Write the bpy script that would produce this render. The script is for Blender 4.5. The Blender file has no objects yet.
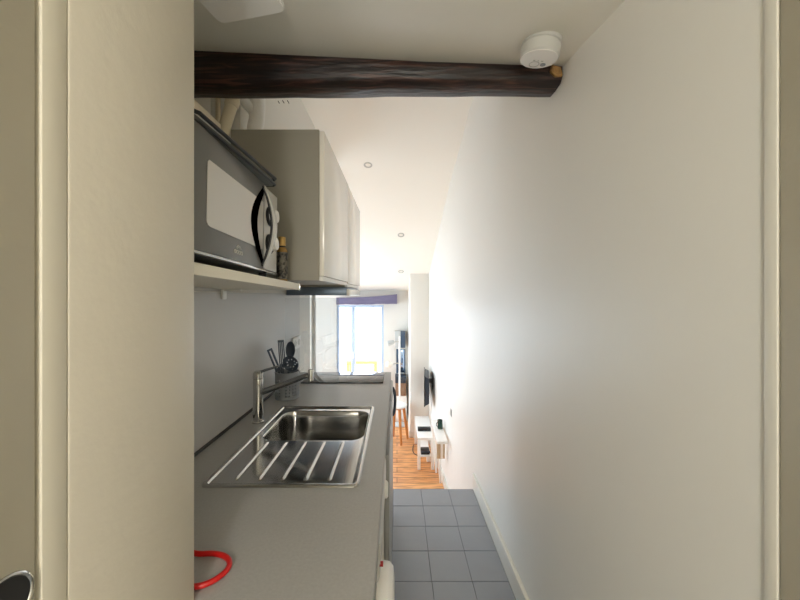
import bpy, bmesh, math, random
from mathutils import Vector, Matrix
random.seed(7)
S = bpy.context.scene
COL = S.collection
PI = math.pi
CZ = 1.4            # eye height of the photographer above the tiles
LOW = -0.73         # level of the wooden floor beyond the step

# ------------------------------------------------------------------ materials
def lin(c):
    c = c / 255.0
    return c / 12.92 if c <= .04045 else ((c + .055) / 1.055) ** 2.4
def rgb(r, g, b): return (lin(r), lin(g), lin(b), 1)

def mat(name, col, rough=.5, metal=0., bump=None, var=None, spec=.5, coat=0.):
    """bump=(scale,strength,stretch) ; var=(scale,colour2,amount,stretch)"""
    m = bpy.data.materials.new(name); m.use_nodes = True
    nt = m.node_tree; b = nt.nodes['Principled BSDF']
    b.inputs['Base Color'].default_value = rgb(*col)
    b.inputs['Roughness'].default_value = rough
    b.inputs['Metallic'].default_value = metal
    b.inputs['Specular IOR Level'].default_value = spec
    b.inputs['Coat Weight'].default_value = coat
    if bump or var:
        tc = nt.nodes.new('ShaderNodeTexCoord')
    if bump:
        mp = nt.nodes.new('ShaderNodeMapping'); mp.inputs['Scale'].default_value = bump[2] if len(bump) > 2 else (1, 1, 1)
        nt.links.new(tc.outputs['Object'], mp.inputs[0])
        n = nt.nodes.new('ShaderNodeTexNoise'); n.inputs['Scale'].default_value = bump[0]; n.inputs['Detail'].default_value = 4
        nt.links.new(mp.outputs[0], n.inputs['Vector'])
        bp = nt.nodes.new('ShaderNodeBump'); bp.inputs['Strength'].default_value = bump[1]; bp.inputs['Distance'].default_value = .02
        nt.links.new(n.outputs['Fac'], bp.inputs['Height']); nt.links.new(bp.outputs[0], b.inputs['Normal'])
    if var:
        mp = nt.nodes.new('ShaderNodeMapping'); mp.inputs['Scale'].default_value = var[3] if len(var) > 3 else (1, 1, 1)
        nt.links.new(tc.outputs['Object'], mp.inputs[0])
        n = nt.nodes.new('ShaderNodeTexNoise'); n.inputs['Scale'].default_value = var[0]; n.inputs['Detail'].default_value = 5
        nt.links.new(mp.outputs[0], n.inputs['Vector'])
        r = nt.nodes.new('ShaderNodeValToRGB'); r.color_ramp.elements[0].position = .5 - .5 * var[2]; r.color_ramp.elements[1].position = .5 + .5 * var[2]
        r.color_ramp.elements[0].color = rgb(*col); r.color_ramp.elements[1].color = rgb(*var[1])
        nt.links.new(n.outputs['Fac'], r.inputs[0]); nt.links.new(r.outputs[0], b.inputs['Base Color'])
    return m

def glassy(name, tint, gloss, rough=.0):
    m = bpy.data.materials.new(name); m.use_nodes = True
    nt = m.node_tree; nt.nodes.clear()
    o = nt.nodes.new('ShaderNodeOutputMaterial'); mx = nt.nodes.new('ShaderNodeMixShader')
    t = nt.nodes.new('ShaderNodeBsdfTransparent'); t.inputs[0].default_value = tint
    g = nt.nodes.new('ShaderNodeBsdfGlossy'); g.inputs['Roughness'].default_value = rough
    mx.inputs[0].default_value = gloss
    nt.links.new(t.outputs[0], mx.inputs[1]); nt.links.new(g.outputs[0], mx.inputs[2]); nt.links.new(mx.outputs[0], o.inputs[0])
    return m

def planks():
    m = mat('floorboard_wood', (205, 140, 82), .38)
    nt = m.node_tree; b = nt.nodes['Principled BSDF']
    tc = nt.nodes.new('ShaderNodeTexCoord')
    mp = nt.nodes.new('ShaderNodeMapping'); mp.inputs['Scale'].default_value = (1, 1, 1)
    nt.links.new(tc.outputs['Object'], mp.inputs[0])
    br = nt.nodes.new('ShaderNodeTexBrick'); br.inputs['Scale'].default_value = 1
    br.inputs['Brick Width'].default_value = 1.7; br.inputs['Row Height'].default_value = .115
    br.inputs['Mortar Size'].default_value = .0035; br.inputs['Bias'].default_value = 0
    br.inputs['Color1'].default_value = rgb(222, 164, 108); br.inputs['Color2'].default_value = rgb(208, 144, 90)
    br.inputs['Mortar'].default_value = rgb(92, 52, 26)
    nt.links.new(mp.outputs[0], br.inputs[0])
    mp2 = nt.nodes.new('ShaderNodeMapping'); mp2.inputs['Scale'].default_value = (2, 14, 2)
    nt.links.new(tc.outputs['Object'], mp2.inputs[0])
    n = nt.nodes.new('ShaderNodeTexNoise'); n.inputs['Scale'].default_value = 3; n.inputs['Detail'].default_value = 6
    nt.links.new(mp2.outputs[0], n.inputs[0])
    r = nt.nodes.new('ShaderNodeValToRGB'); r.color_ramp.elements[0].color = (.55, .5, .45, 1); r.color_ramp.elements[1].color = (1.15, 1.15, 1.15, 1)
    r.color_ramp.elements[0].position = .3; r.color_ramp.elements[1].position = .6
    nt.links.new(n.outputs[0], r.inputs[0])
    mx = nt.nodes.new('ShaderNodeMix'); mx.data_type = 'RGBA'; mx.blend_type = 'MULTIPLY'; mx.inputs[0].default_value = 1
    nt.links.new(br.outputs[0], mx.inputs[6]); nt.links.new(r.outputs[0], mx.inputs[7]); nt.links.new(mx.outputs[2], b.inputs['Base Color'])
    return m

def timber():
    m = mat('old_timber', (60, 36, 26), .42, bump=(6, .3, (1.2, 8, 8)))
    nt = m.node_tree; b = nt.nodes['Principled BSDF']
    tc = nt.nodes.new('ShaderNodeTexCoord'); mp = nt.nodes.new('ShaderNodeMapping'); mp.inputs['Scale'].default_value = (1.3, 14, 14)
    nt.links.new(tc.outputs['Object'], mp.inputs[0])
    n = nt.nodes.new('ShaderNodeTexNoise'); n.inputs['Scale'].default_value = 4; n.inputs['Detail'].default_value = 8; n.inputs['Distortion'].default_value = 1.2
    nt.links.new(mp.outputs[0], n.inputs[0])
    r = nt.nodes.new('ShaderNodeValToRGB')
    r.color_ramp.elements[0].position = .35; r.color_ramp.elements[0].color = rgb(9, 5, 5)
    r.color_ramp.elements[1].position = .68; r.color_ramp.elements[1].color = rgb(80, 52, 44)
    e = r.color_ramp.elements.new(.52); e.color = rgb(34, 18, 14)
    nt.links.new(n.outputs[0], r.inputs[0]); nt.links.new(r.outputs[0], b.inputs['Base Color'])
    return m

M = dict(
    wall=mat('cream_wall_paint', (232, 231, 227), .43, bump=(5, .16, (1, 1.3, .7)), spec=.42),
    wallmatt=mat('matt_white_wall', (228, 226, 220), .6, bump=(14, .08)),
    ceiling=mat('ceiling_paint', (230, 228, 218), .45, bump=(5, .06)),
    roomceil=mat('room_ceiling_paint', (246, 242, 233), .5, bump=(5, .04)),
    jamb=mat('beige_gloss_paint', (202, 196, 182), .45, bump=(40, .05)),
    door=mat('beige_door_paint', (176, 170, 153), .5, bump=(40, .05)),
    trim=mat('cream_trim_paint', (206, 201, 186), .45),
    skirting=mat('skirting_paint', (222, 220, 212), .35, bump=(10, .08)),
    tile=mat('grey_floor_tile', (156, 160, 168), .33, bump=(9, .06), var=(3, (144, 149, 157), .6)),
    grout=mat('dark_grout', (78, 82, 84), .8),
    plank=planks(), timber=timber(),
    timber_far=mat('glare_tinted_timber', (92, 90, 122), .6, var=(5, (118, 112, 138), .6, (1, 6, 6))),  # violet cast of the window glare is mixed into the colour
    endgrain=mat('pale_broken_wood', (176, 138, 84), .7, bump=(60, .5), var=(40, (112, 80, 44), .5)),
    counter=mat('grey_laminate', (168, 167, 165), .36, var=(160, (159, 158, 156), .5), bump=(260, .03)),
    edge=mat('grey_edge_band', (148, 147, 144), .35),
    splash=mat('grey_splash_panel', (192, 191, 190), .35, spec=.4),
    backline=mat('dark_back_line', (52, 48, 44), .5),
    steel=mat('brushed_steel', (196, 195, 192), .13, 1., bump=(300, .008, (1, .05, 1))),
    chrome=mat('chrome', (206, 206, 204), .12, 1.),
    dkchrome=mat('dark_chrome', (150, 152, 156), .25, 1.),
    black=mat('black_plastic', (20, 20, 22), .4),
    blackgloss=mat('black_gloss', (12, 12, 14), .12),
    nylon=mat('dark_grey_nylon', (90, 99, 112), .5),
    caddy=mat('grey_plastic', (136, 141, 147), .45),
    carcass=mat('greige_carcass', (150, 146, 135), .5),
    doorwhite=mat('white_gloss_front', (242, 237, 228), .18),
    white=mat('white_plastic', (236, 234, 230), .4),
    whitelac=mat('white_lacquer', (244, 243, 240), .3),
    mwface=mat('silver_grey_door', (114, 113, 110), .35, .35),
    mwwin=mat('pale_reflection_window', (196, 192, 184), .3, .5),  # reflection of the right wall is put into this pale colour
    mwpanel=mat('silver_panel', (200, 198, 192), .35, .3),
    logo=mat('pale_print', (220, 218, 212), .5),
    tray=mat('dark_grey_tray', (84, 86, 84), .4),
    shelf=mat('cream_shelf_board', (228, 222, 206), .4),
    hood=mat('steel_blue_hood', (112, 126, 142), .35, .4),
    pvc=mat('cream_pvc', (222, 210, 184), .35),
    duct=mat('white_duct', (240, 240, 238), .4, bump=(30, .3)),
    gold=mat('gold_cap', (196, 160, 96), .35, .5),
    amber=mat('amber_oil', (150, 118, 66), .15),
    label=mat('black_label', (34, 34, 36), .5, var=(90, (120, 114, 102), .2)),
    red=mat('red_rubber', (190, 22, 20), .35),
    redlab=mat('red_label', (168, 36, 30), .5),
    hob=mat('hob_glass', (22, 23, 26), .06),
    wood=mat('light_beech', (206, 142, 80), .45, var=(6, (184, 116, 58), .6, (8, 8, 1))),
    tan=mat('tan_shade', (196, 172, 140), .5),
    tvgrey=mat('dark_slate_plastic', (46, 54, 66), .45),
    green=mat('dark_green_glaze', (34, 66, 58), .25),
    slate=mat('slate_blue', (66, 86, 108), .4),
    paleg=mat('pale_grey_board', (186, 190, 190), .5),
    mirror=mat('mirror_glass', (170, 192, 222), .08, 1.),
    brown=mat('brown_wicker', (140, 108, 84), .7, bump=(60, .6)),
    globe=mat('frosted_globe', (240, 234, 224), .35),
    ring=mat('downlight_ring', (188, 186, 180), .35, .3),
    outdoorwood=mat('pale_orange_wood', (208, 152, 92), .5),  # plain pale orange wood of the terrace table
    concrete=mat('pale_terrace', (226, 224, 218), .8),
    housing=mat('detector_housing', (204, 204, 200), .45),
    frame=mat('pale_blue_white_frame', (190, 208, 232), .4),
    pane=glassy('window_pane', (1, 1, 1, 1), .05),
    screen=glassy('screen_glass', (.95, .97, .98, 1), .13),
)

# ------------------------------------------------------------------ mesh helpers
class MB:
    def __init__(s): s.bm = bmesh.new()
    def add(s, other):
        me = bpy.data.meshes.new('t'); other.to_mesh(me); s.bm.from_mesh(me); bpy.data.meshes.remove(me); other.free(); return s
    def box(s, x0, x1, y0, y1, z0, z1, bev=0, seg=2, rot=None):
        b = bmesh.new(); bmesh.ops.create_cube(b, size=1)
        for v in b.verts: v.co = Vector((v.co.x * (x1 - x0), v.co.y * (y1 - y0), v.co.z * (z1 - z0)))
        if bev: bmesh.ops.bevel(b, geom=b.edges[:], offset=bev, segments=seg, affect='EDGES', profile=.5)
        c = Vector(((x0 + x1) / 2, (y0 + y1) / 2, (z0 + z1) / 2))
        mtx = Matrix.Translation(c) @ (rot.to_4x4() if rot else Matrix.Identity(4))
        b.transform(mtx); return s.add(b)
    def cyl(s, p0, p1, r0, r1=None, seg=24, bev=0):
        p0, p1 = Vector(p0), Vector(p1); d = p1 - p0; r1 = r0 if r1 is None else r1
        b = bmesh.new(); bmesh.ops.create_cone(b, cap_ends=True, segments=seg, radius1=r0, radius2=r1, depth=d.length)
        if bev:
            es = [e for e in b.edges if len(e.link_faces) == 2 and any(len(f.verts) > 4 for f in e.link_faces)]
            bmesh.ops.bevel(b, geom=es, offset=bev, segments=2, affect='EDGES')
        b.transform(Matrix.Translation((p0 + p1) / 2) @ d.to_track_quat('Z', 'Y').to_matrix().to_4x4()); return s.add(b)
    def tube(s, pts, r, seg=10, smooth=0, closed=False):
        P = [Vector(p) for p in pts]
        if smooth:
            Q = []; n = len(P)
            for i in range(n if closed else n - 1):
                a, b_, c, d = (P[(i - 1) % n] if closed or i > 0 else P[0]), P[i], P[(i + 1) % n], (P[(i + 2) % n] if closed or i + 2 < n else P[-1])
                for k in range(smooth):
                    t = k / smooth
                    Q.append(.5 * ((2 * b_) + (c - a) * t + (2 * a - 5 * b_ + 4 * c - d) * t * t + (3 * b_ - a - 3 * c + d) * t ** 3))
            if not closed: Q.append(P[-1])
            P = Q
        b = bmesh.new(); rings = []; n = len(P); up = None
        for i, p in enumerate(P):
            t = ((P[(i + 1) % n] - P[i - 1]) if closed else (P[min(i + 1, n - 1)] - P[max(i - 1, 0)])).normalized()
            if up is None: up = t.orthogonal().normalized()
            up = (up - t * up.dot(t)).normalized(); sd = t.cross(up)
            rr = r(i / (n - 1)) if callable(r) else r
            rings.append([b.verts.new(p + (up * math.cos(a) + sd * math.sin(a)) * rr) for a in [2 * PI * k / seg for k in range(seg)]])
        for i in range(n if closed else n - 1):
            A, B = rings[i], rings[(i + 1) % n]
            for k in range(seg): b.faces.new((A[k], A[(k + 1) % seg], B[(k + 1) % seg], B[k]))
        if not closed: b.faces.new(rings[0][::-1]); b.faces.new(rings[-1])
        return s.add(b)
    def lathe(s, prof, origin, axis=(0, 0, 1), seg=40):
        b = bmesh.new(); rings = []
        for (r, h) in prof:
            rings.append([b.verts.new((max(r, 1e-4) * math.cos(2 * PI * k / seg), max(r, 1e-4) * math.sin(2 * PI * k / seg), h)) for k in range(seg)])
        for A, B in zip(rings, rings[1:]):
            for k in range(seg): b.faces.new((A[k], A[(k + 1) % seg], B[(k + 1) % seg], B[k]))
        b.faces.new(rings[0][::-1]); b.faces.new(rings[-1])
        b.transform(Matrix.Translation(Vector(origin)) @ Vector(axis).to_track_quat('Z', 'Y').to_matrix().to_4x4()); return s.add(b)
    def prism(s, pts, vec, bev=0):
        b = bmesh.new(); vec = Vector(vec)
        f = b.faces.new([b.verts.new(Vector(p)) for p in pts])
        r = bmesh.ops.extrude_face_region(b, geom=[f])
        bmesh.ops.translate(b, vec=vec, verts=[v for v in r['geom'] if isinstance(v, bmesh.types.BMVert)])
        bmesh.ops.recalc_face_normals(b, faces=b.faces[:])
        if bev: bmesh.ops.bevel(b, geom=b.edges[:], offset=bev, segments=2, affect='EDGES')
        return s.add(b)
    def build(s, name, m, parent=None, smooth=35):
        bm = s.bm; bmesh.ops.recalc_face_normals(bm, faces=bm.faces[:])
        if parent is not None:                         # geometry is written in world space, stored relative to the thing's base
            base = parent['_base']; bm.transform(Matrix.Translation(-Vector(base)))
        me = bpy.data.meshes.new(name); bm.to_mesh(me); bm.free(); me.materials.append(m)
        for p in me.polygons: p.use_smooth = True
        me.set_sharp_from_angle(angle=math.radians(smooth))
        o = bpy.data.objects.new(name, me); COL.objects.link(o)
        o['_base'] = list(parent['_base']) if parent is not None else [0, 0, 0]
        if parent is not None: o.parent = parent
        return o

def thing(name, label, cat, loc, group=None):
    o = bpy.data.objects.new(name, None); COL.objects.link(o); o.empty_display_size = .05
    o.location = loc; o['_base'] = list(loc); o['label'] = label; o['category'] = cat
    if group: o['group'] = group
    return o
def single(mb, name, m, label, cat, loc, group=None, **k):
    """a thing that is one mesh, its origin at its base"""
    t = mb.bm; t.transform(Matrix.Translation(-Vector(loc)))
    o = mb.build(name, m, None, **k); o.location = loc; o['_base'] = list(loc); o['label'] = label; o['category'] = cat
    if group: o['group'] = group
    return o
def struct(mb, name, m, label=None, parent=None):
    o = mb.build(name, m, parent)
    if parent is None: o['kind'] = 'structure'
    if label: o['label'] = label
    return o
def copy_thing(o, loc, label):
    c = o.copy(); COL.objects.link(c); c.location = loc; c['label'] = label
    for ch in list(o.children):
        d = ch.copy(); COL.objects.link(d); d.parent = c
        for g in list(ch.children):
            e = g.copy(); COL.objects.link(e); e.parent = d
    return c

# ------------------------------------------------------------------ setting: shell
WX = .56            # right wall plane
BX = -.637          # kitchen back wall plane
# tiled kitchen floor: slab of grout with real tiles laid on it
g = MB(); g.box(-.75, WX, -1.3, 2.405, -.05, -.003); g.box(-.75, WX, 2.405, 2.42, LOW, -.004)
fl = struct(g, 'floor', M['grout'])
t = MB(); T = .198
for j in range(19):
    y1 = 2.42 - j * .1955; y0 = y1 - .1955
    off = random.uniform(-.004, .004)
    for i in range(-4, 4):
        x0 = .173 + off + i * T; x1 = x0 + T
        x0c, x1c = max(x0, -.74), min(x1, WX - .013)
        if x1c - x0c < .02: continue
        dz = random.uniform(-.0006, .0006)
        t.box(x0c + .0012, x1c - .0012, y0 + .0016, y1 - .0016, -.006 + dz, dz, .001, 1)
ft = t.build('floor_tiles', M['tile'], fl)
w = MB(); w.box(-1.95, WX + .02, 2.42, 6.0, LOW - .1, LOW)
struct(w, 'floor_boards', M['plank'])['label'] = 'honey coloured floorboards of the lower room past the tiled step'

# walls
def wall_x(y): return WX if y <= 3.2 else WX - .085 * (y - 3.2) / 1.8      # the old wall leans in a little towards the far end
w = MB(); w.prism([(WX, -1.4, LOW), (WX, 3.2, LOW), (wall_x(6.05), 6.05, LOW), (WX + .1, 6.05, LOW), (WX + .1, -1.4, LOW)], (0, 0, 3.1 - LOW)); struct(w, 'wall_right', M['wall'])
w = MB(); w.box(BX - .12, BX, .547, 1.36, LOW, 1.985); w.box(BX - .12, BX, 1.36, 2.45, LOW, 3.1); w.box(BX - .2, BX - .12, .547, 1.36, LOW, 3.1); w.box(BX - .12, BX, 2.45, 3.15, 2.06, 3.1); struct(w, 'wall_left', M['wallmatt'])
w = MB(); w.box(-1.95, BX - .12, 2.35, 2.45, LOW, 3.1); struct(w, 'wall_stair', M['wallmatt'])
w = MB(); w.box(-.76, -.33, .337, .547, 0, 2.3, .003, 2); struct(w, 'wall_entrance', M['jamb'])
w = MB(); w.box(-.45, WX, -1.4, -1.3, 0, 2.3); struct(w, 'wall_back', M['jamb'])
w = MB(); w.box(-.45, -.375, -1.3, .337, 0, 2.3); struct(w, 'wall_hall', M['door'])
# far wall with french window opening
FY = 5.9
w = MB()
w.box(-1.95, -1.065, FY, FY + .15, LOW, 2.0); w.box(-.235, WX, FY, FY + .15, LOW, 2.0); w.box(-1.065, -.235, FY, FY + .15, 1.225, 2.0)
struct(w, 'wall_far', M['wallmatt'])
w = MB(); w.box(.197, wall_x(5) + .001, 5.0, FY, LOW, 2.0, .004); struct(w, 'wall_pier', M['wallmatt'])
# left wall of the room with its own window
w = MB()
w.box(-2.05, -1.9, 2.35, 3.5, LOW, 3.1); w.box(-2.05, -1.9, 5.3, 6.05, LOW, 3.1)
w.box(-2.05, -1.9, 3.5, 5.3, LOW, -.5); w.box(-2.05, -1.9, 3.5, 5.3, 1.45, 3.1)
struct(w, 'wall_room', M['wallmatt'])
# ceilings
def sheet(rows, thick, name, m):
    b = bmesh.new(); vr = [[b.verts.new(p) for p in r] for r in rows]; vt = [[b.verts.new(Vector(p) + Vector((0, 0, thick))) for p in r] for r in rows]
    for A, B in zip(vr, vr[1:]):
        for k in range(len(A) - 1): b.faces.new((A[k], A[k + 1], B[k + 1], B[k]))
    for A, B in zip(vt, vt[1:]):
        for k in range(len(A) - 1): b.faces.new((A[k], B[k], B[k + 1], A[k + 1]))
    n = len(rows); w_ = len(rows[0])
    for i in range(n - 1):
        for k in (0, w_ - 1): b.faces.new((vr[i][k], vr[i + 1][k], vt[i + 1][k], vt[i][k]))
    for i in (0, n - 1):
        for k in range(w_ - 1): b.faces.new((vr[i][k], vr[i][k + 1], vt[i][k + 1], vt[i][k]))
    mb = MB(); mb.add(b); return struct(mb, name, m)
L_, R_ = -.80, WX + .05
nearrows = [(-1.4, .70, .70), (.3, .715, .70), (.80, .765, .718), (1.0, .80, .752), (1.2, .845, .778)]
sheet([[(L_, y, CZ + a), (R_, y, CZ + b)] for (y, a, b) in nearrows], .09, 'ceiling', M['ceiling'])
w = MB(); w.box(L_, R_, 1.13, 1.232, 2.236, 3.1); struct(w, 'wall_upper', M['wallmatt'])
def ceil_r(y):
    pts = [(1.2, 1.50), (2.5, 1.46), (3.37, 1.21), (5.0, .32), (6.1, .02)]
    for (a, za), (b, zb) in zip(pts, pts[1:]):
        if a <= y <= b: return CZ + za + (zb - za) * (y - a) / (b - a)
    return CZ + pts[0][1]
rows = []
for y, xm, zl in [(1.2, -.2, 2.76), (2.3, -.36, 2.70), (2.6, -.404, 2.70), (3.21, -.498, 2.66), (3.37, -.5, None), (4.0, -.5, None), (5.0, -.5, None), (6.1, -.5, None)]:
    zr = ceil_r(y); z2 = zl if zl else zr
    rows.append([(-2.05, y, z2), (BX, y, z2), (xm, y, zr if y > 1.3 else 2.86), (R_, y, zr)])
sheet(rows, .1, 'ceiling_slope', M['roomceil'])

# skirting
w = MB(); w.box(WX - .013, WX, .5, 2.42, 0, .098); w.box(WX - .018, WX, .5, 2.42, .098, .116, .005)
struct(w, 'baseboard_right', M['skirting'])
w = MB(); w.prism([(WX - .018, 2.42, LOW), (WX - .018, 3.2, LOW), (wall_x(5) - .018, 5.0, LOW), (wall_x(5), 5.0, LOW), (WX, 3.2, LOW), (WX, 2.42, LOW)], (0, 0, .1)); struct(w, 'baseboard_room', M['skirting'])
w = MB(); w.box(-.235, .197, FY - .016, FY, LOW, LOW + .1, .004); w.box(.181, .197, 5.0, FY - .016, LOW, LOW + .1, .003); w.box(.197, wall_x(5) - .018, 4.984, 5.0, LOW, LOW + .1, .003)
struct(w, 'baseboard_far', M['skirting'])

# entrance: door and casings left and right of the photographer
w = MB(); w.box(-.374, -.331, .3125, .3362, 0, 2.11, .001); struct(w, 'trim_1', M['trim'])
d1 = MB(); d1.box(-.374, -.333, -.5, .309, .01, 2.08, .002)
d1 = struct(d1, 'door_1', M['door'])
pr = MB(); pr.lathe([(.0255, 0), (.0252, .0012), (.024, .002), (.0228, .0014), (.022, .0003), (.022, 0)], (-.3332, .282, CZ - .2645), (1, 0, 0), 48)
pr = pr.build('flush_pull', M['chrome'], d1); pr['label'] = 'bright round ring of the recessed door pull'
pc = MB(); pc.lathe([(.0001, 0), (.0219, 0), (.0219, .0004), (.0001, .0004)], (-.3331, .282, CZ - .2645), (1, 0, 0), 40)
pc = pc.build('pull_recess', M['black'], pr); pc['label'] = 'black hollow of the door pull'
w = MB(); w.box(WX - .005, WX, .4893, .5066, 0, 2.11, .001); struct(w, 'trim_2', M['skirting'])
w = MB(); w.box(WX - .0035, WX, -.4, .4865, 0, 2.08, .001); struct(w, 'door_2', M['door'])

# windows
def window(name, along, a0, a1, z0, z1, pos, mull, th=.06):
    """along 'x': plane y=pos; along 'y': plane x=pos"""
    def bx(mb, u0, u1, v0, v1, d0, d1, bev=.004):
        if along == 'x': mb.box(u0, u1, d0, d1, v0, v1, bev)
        else: mb.box(d0, d1, u0, u1, v0, v1, bev)
    f = MB(); fw = .045
    bx(f, a0, a0 + fw, z0, z1, pos, pos + th); bx(f, a1 - fw, a1, z0, z1, pos, pos + th)
    bx(f, a0 + fw, a1 - fw, z1 - fw, z1, pos, pos + th); bx(f, a0 + fw, a1 - fw, z0, z0 + fw * 1.6, pos, pos + th)
    bx(f, mull - .033, mull + .033, z0 + fw, z1 - fw, pos - .006, pos + th)
    o = struct(f, name, M['frame'])
    for (u0, u1) in ((a0 + fw, mull - .033), (mull + .033, a1 - fw)):
        p = MB(); bx(p, u0 - .004, u1 + .004, z0 + fw, z1 - fw + .004, pos + th * .5, pos + th * .5 + .004, 0)
        p.build('pane', M['pane'], o)
    return o
w1 = window('window_1', 'x', -1.065, -.235, LOW, 1.225, FY + .03, -.775)
hd = MB(); hd.box(-.785, -.765, FY - .012, FY + .026, .28, .40, .004); hd.build('handle', M['white'], w1)
window('window_2', 'y', 3.5, 5.3, -.5, 1.45, -1.99, 4.4)

# old ceiling beam at the kitchen entrance
def rough_beam(x0, x1, yf, yb, zb, zt, n, amp, seed):
    rnd = random.Random(seed); b = bmesh.new(); rings = []
    ph = [rnd.uniform(0, 6) for _ in range(8)]
    for i in range(n + 1):
        t_ = i / n; x = x0 + (x1 - x0) * t_
        def wob(k): return amp * (math.sin(ph[k] + 9 * t_) + .6 * math.sin(ph[k + 1] * 2 + 23 * t_) + .4 * math.sin(ph[k + 2] * 3 + 51 * t_))
        yf_, yb_ = yf(t_) + .5 * wob(0), yb(t_) + .6 * wob(1)
        zb_, zt_ = zb(t_) + wob(2), zt(t_)
        c = .012
        prof = [(yf_, zt_), (yf_, zb_ + c + .004 + .5 * wob(3)), (yf_ + c, zb_ + .001), ((yf_ + yb_) / 2, zb_ - .003 + .4 * wob(4)), (yb_ - c, zb_), (yb_, zb_ + c), (yb_, zt_)]
        rings.append([b.verts.new((x, y, z)) for y, z in prof])
    for A, B in zip(rings, rings[1:]):
        for k in range(len(A)): b.faces.new((A[k], A[(k + 1) % len(A)], B[(k + 1) % len(A)], B[k]))
    b.faces.new(rings[0]); b.faces.new(rings[-1][::-1])
    mb = MB(); mb.add(b); return mb
mb = rough_beam(-.755, .557, lambda t: 1.128, lambda t: 1.24 - .01 * t, lambda t: CZ + .720 + .002 * t, lambda t: CZ + .836 - .066 * t, 60, .0016, 3)
bt = thing('ceiling_beam', 'dark brown rough timber beam crossing the ceiling above the kitchen entrance', 'beam', (-.1, 1.18, CZ + .72))
mb.build('timber', M['timber'], bt, smooth=50)
e = MB(); e.prism([(.518, 1.118, 2.170), (.547, 1.118, 2.162), (.555, 1.118, 2.134), (.530, 1.118, 2.132), (.512, 1.118, 2.148)], (0, .012, 0), .002)
e = e.build('broken_end', M['endgrain'], bt); e['label'] = 'pale chipped end of the beam'

# ceiling lamp, smoke detector
t_ = thing('ceiling_lamp', 'flat white rounded square ceiling lamp, switched off, left of the smoke detector', 'lamp', (-.40, .786, 2.165))
b = bmesh.new(); pts = []
hs = .10; rc = .022; rz = math.radians(-12)
for cx, cy, a0 in ((hs - rc, hs - rc, 0), (-hs + rc, hs - rc, 90), (-hs + rc, -hs + rc, 180), (hs - rc, -hs + rc, 270)):
    for k in range(7):
        a = math.radians(a0 + 15 * k); pts.append((cx + rc * math.cos(a), cy + rc * math.sin(a)))
def lamp_pt(x, y, z): return (-.40 + x * math.cos(rz) - y * math.sin(rz), .786 + x * math.sin(rz) + y * math.cos(rz), z)
lm = MB(); lm.prism([lamp_pt(x, y, 2.128) for x, y in pts], (0, 0, .014), .004); lm.build('diffuser', M['white'], t_)
lm = MB(); lm.prism([lamp_pt(x * .93, y * .93, 2.141) for x, y in pts], (0, 0, .03)); lm.build('base_plate', M['white'], t_)

sd = thing('smoke_detector', 'round white smoke detector on the ceiling in front of the dark beam', 'smoke detector', (.432, 1.01, 2.16))
ax = Vector((-.10, .17, -1)).normalized()
o0 = Vector((.434, 1.005, 2.163))
m_ = MB(); m_.lathe([(.05, -.012), (.056, -.004), (.0565, .012), (.053, .014), (.053, .017), (.057, .019), (.0575, .046), (.054, .050)], o0, ax, 56); m_.build('housing', M['housing'], sd)
fc = o0 + ax * .0495
m_ = MB(); m_.lathe([(.0535, 0), (.053, .002), (.03, .0035), (.001, .004)], fc, ax, 56); m_.build('face', M['white'], sd)
q = ax.to_track_quat('Z', 'Y').to_matrix()
ux = (Vector((1, 0, 0)) - ax * ax.x).normalized(); uy = ax.cross(ux)
def on_face(x, y, h=.004): return fc + ux * x - uy * y * -1 + ax * h
m_ = MB(); m_.cyl(on_face(.022, -.022, .001), on_face(.022, -.022, .0055), .008, seg=20); m_.build('sounder_grille', M['caddy'], sd)['label'] = 'small grey sounder opening'
m_ = MB(); m_.tube([on_face(-.004 + .014 * math.cos(a), -.025 + .016 * math.sin(a), .004) for a in [2 * PI * k / 20 for k in range(20)]], .0012, 6, closed=True); m_.build('test_button', M['ring'], sd)
m_ = MB()
for k, (wd) in enumerate((.006, .004, .007)):
    p = on_face(-.012 + k * .012, -.003, .0035); m_.box(p.x - wd / 2, p.x + wd / 2, p.y - .0015, p.y + .0015, p.z - .0012, p.z + .0012)
m_.build('printed_mark', M['ring'], sd)
p = o0 + Vector((.018, -.0545, -.004)); m_ = MB(); m_.cyl(p, p + Vector((.003, -.005, 0)), .0035, seg=12); m_.build('indicator_light', M['redlab'], sd)['label'] = 'small red indicator'

# ------------------------------------------------------------------ kitchenette
CT = .90; FX = -.04
# backsplash panels (setting)
w = MB(); w.box(BX, BX + .006, .55, 2.17, CT, 1.409); w.box(BX, BX + .006, .55, 1.27, 1.412, 1.98)
struct(w, 'trim_3', M['splash'])
# worktop with cut-out for the sink
ct = thing('worktop', 'long grey laminate worktop running along the left wall', 'worktop', (-.34, 1.36, CT - .038))
sx0, sx1, sy0, sy1 = -.505, -.106, .878, 1.488
w = MB(); z0, z1 = CT - .038, CT
w.box(BX + .001, FX, .549, sy0, z0, z1); w.box(BX + .001, FX, sy1, 2.172, z0, z1)
w.box(BX + .001, sx0, sy0, sy1, z0, z1); w.box(sx1, FX, sy0, sy1, z0, z1)
w.build('board', M['counter'], ct)
w = MB(); w.box(FX, FX + .0015, .549, 2.172, z0, z1 - .0005, 0); w.build('edge_band', M['edge'], ct)['label'] = 'lighter front edge strip'
w = MB(); w.tube([(BX + .009, y, CT + .004) for y in (.56, 1.0, 1.5, 2.16)], .006, 8); w.build('back_line', M['backline'], ct)['label'] = 'thin dark line along the back'  # thin dark line where the worktop meets the back wall

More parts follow.
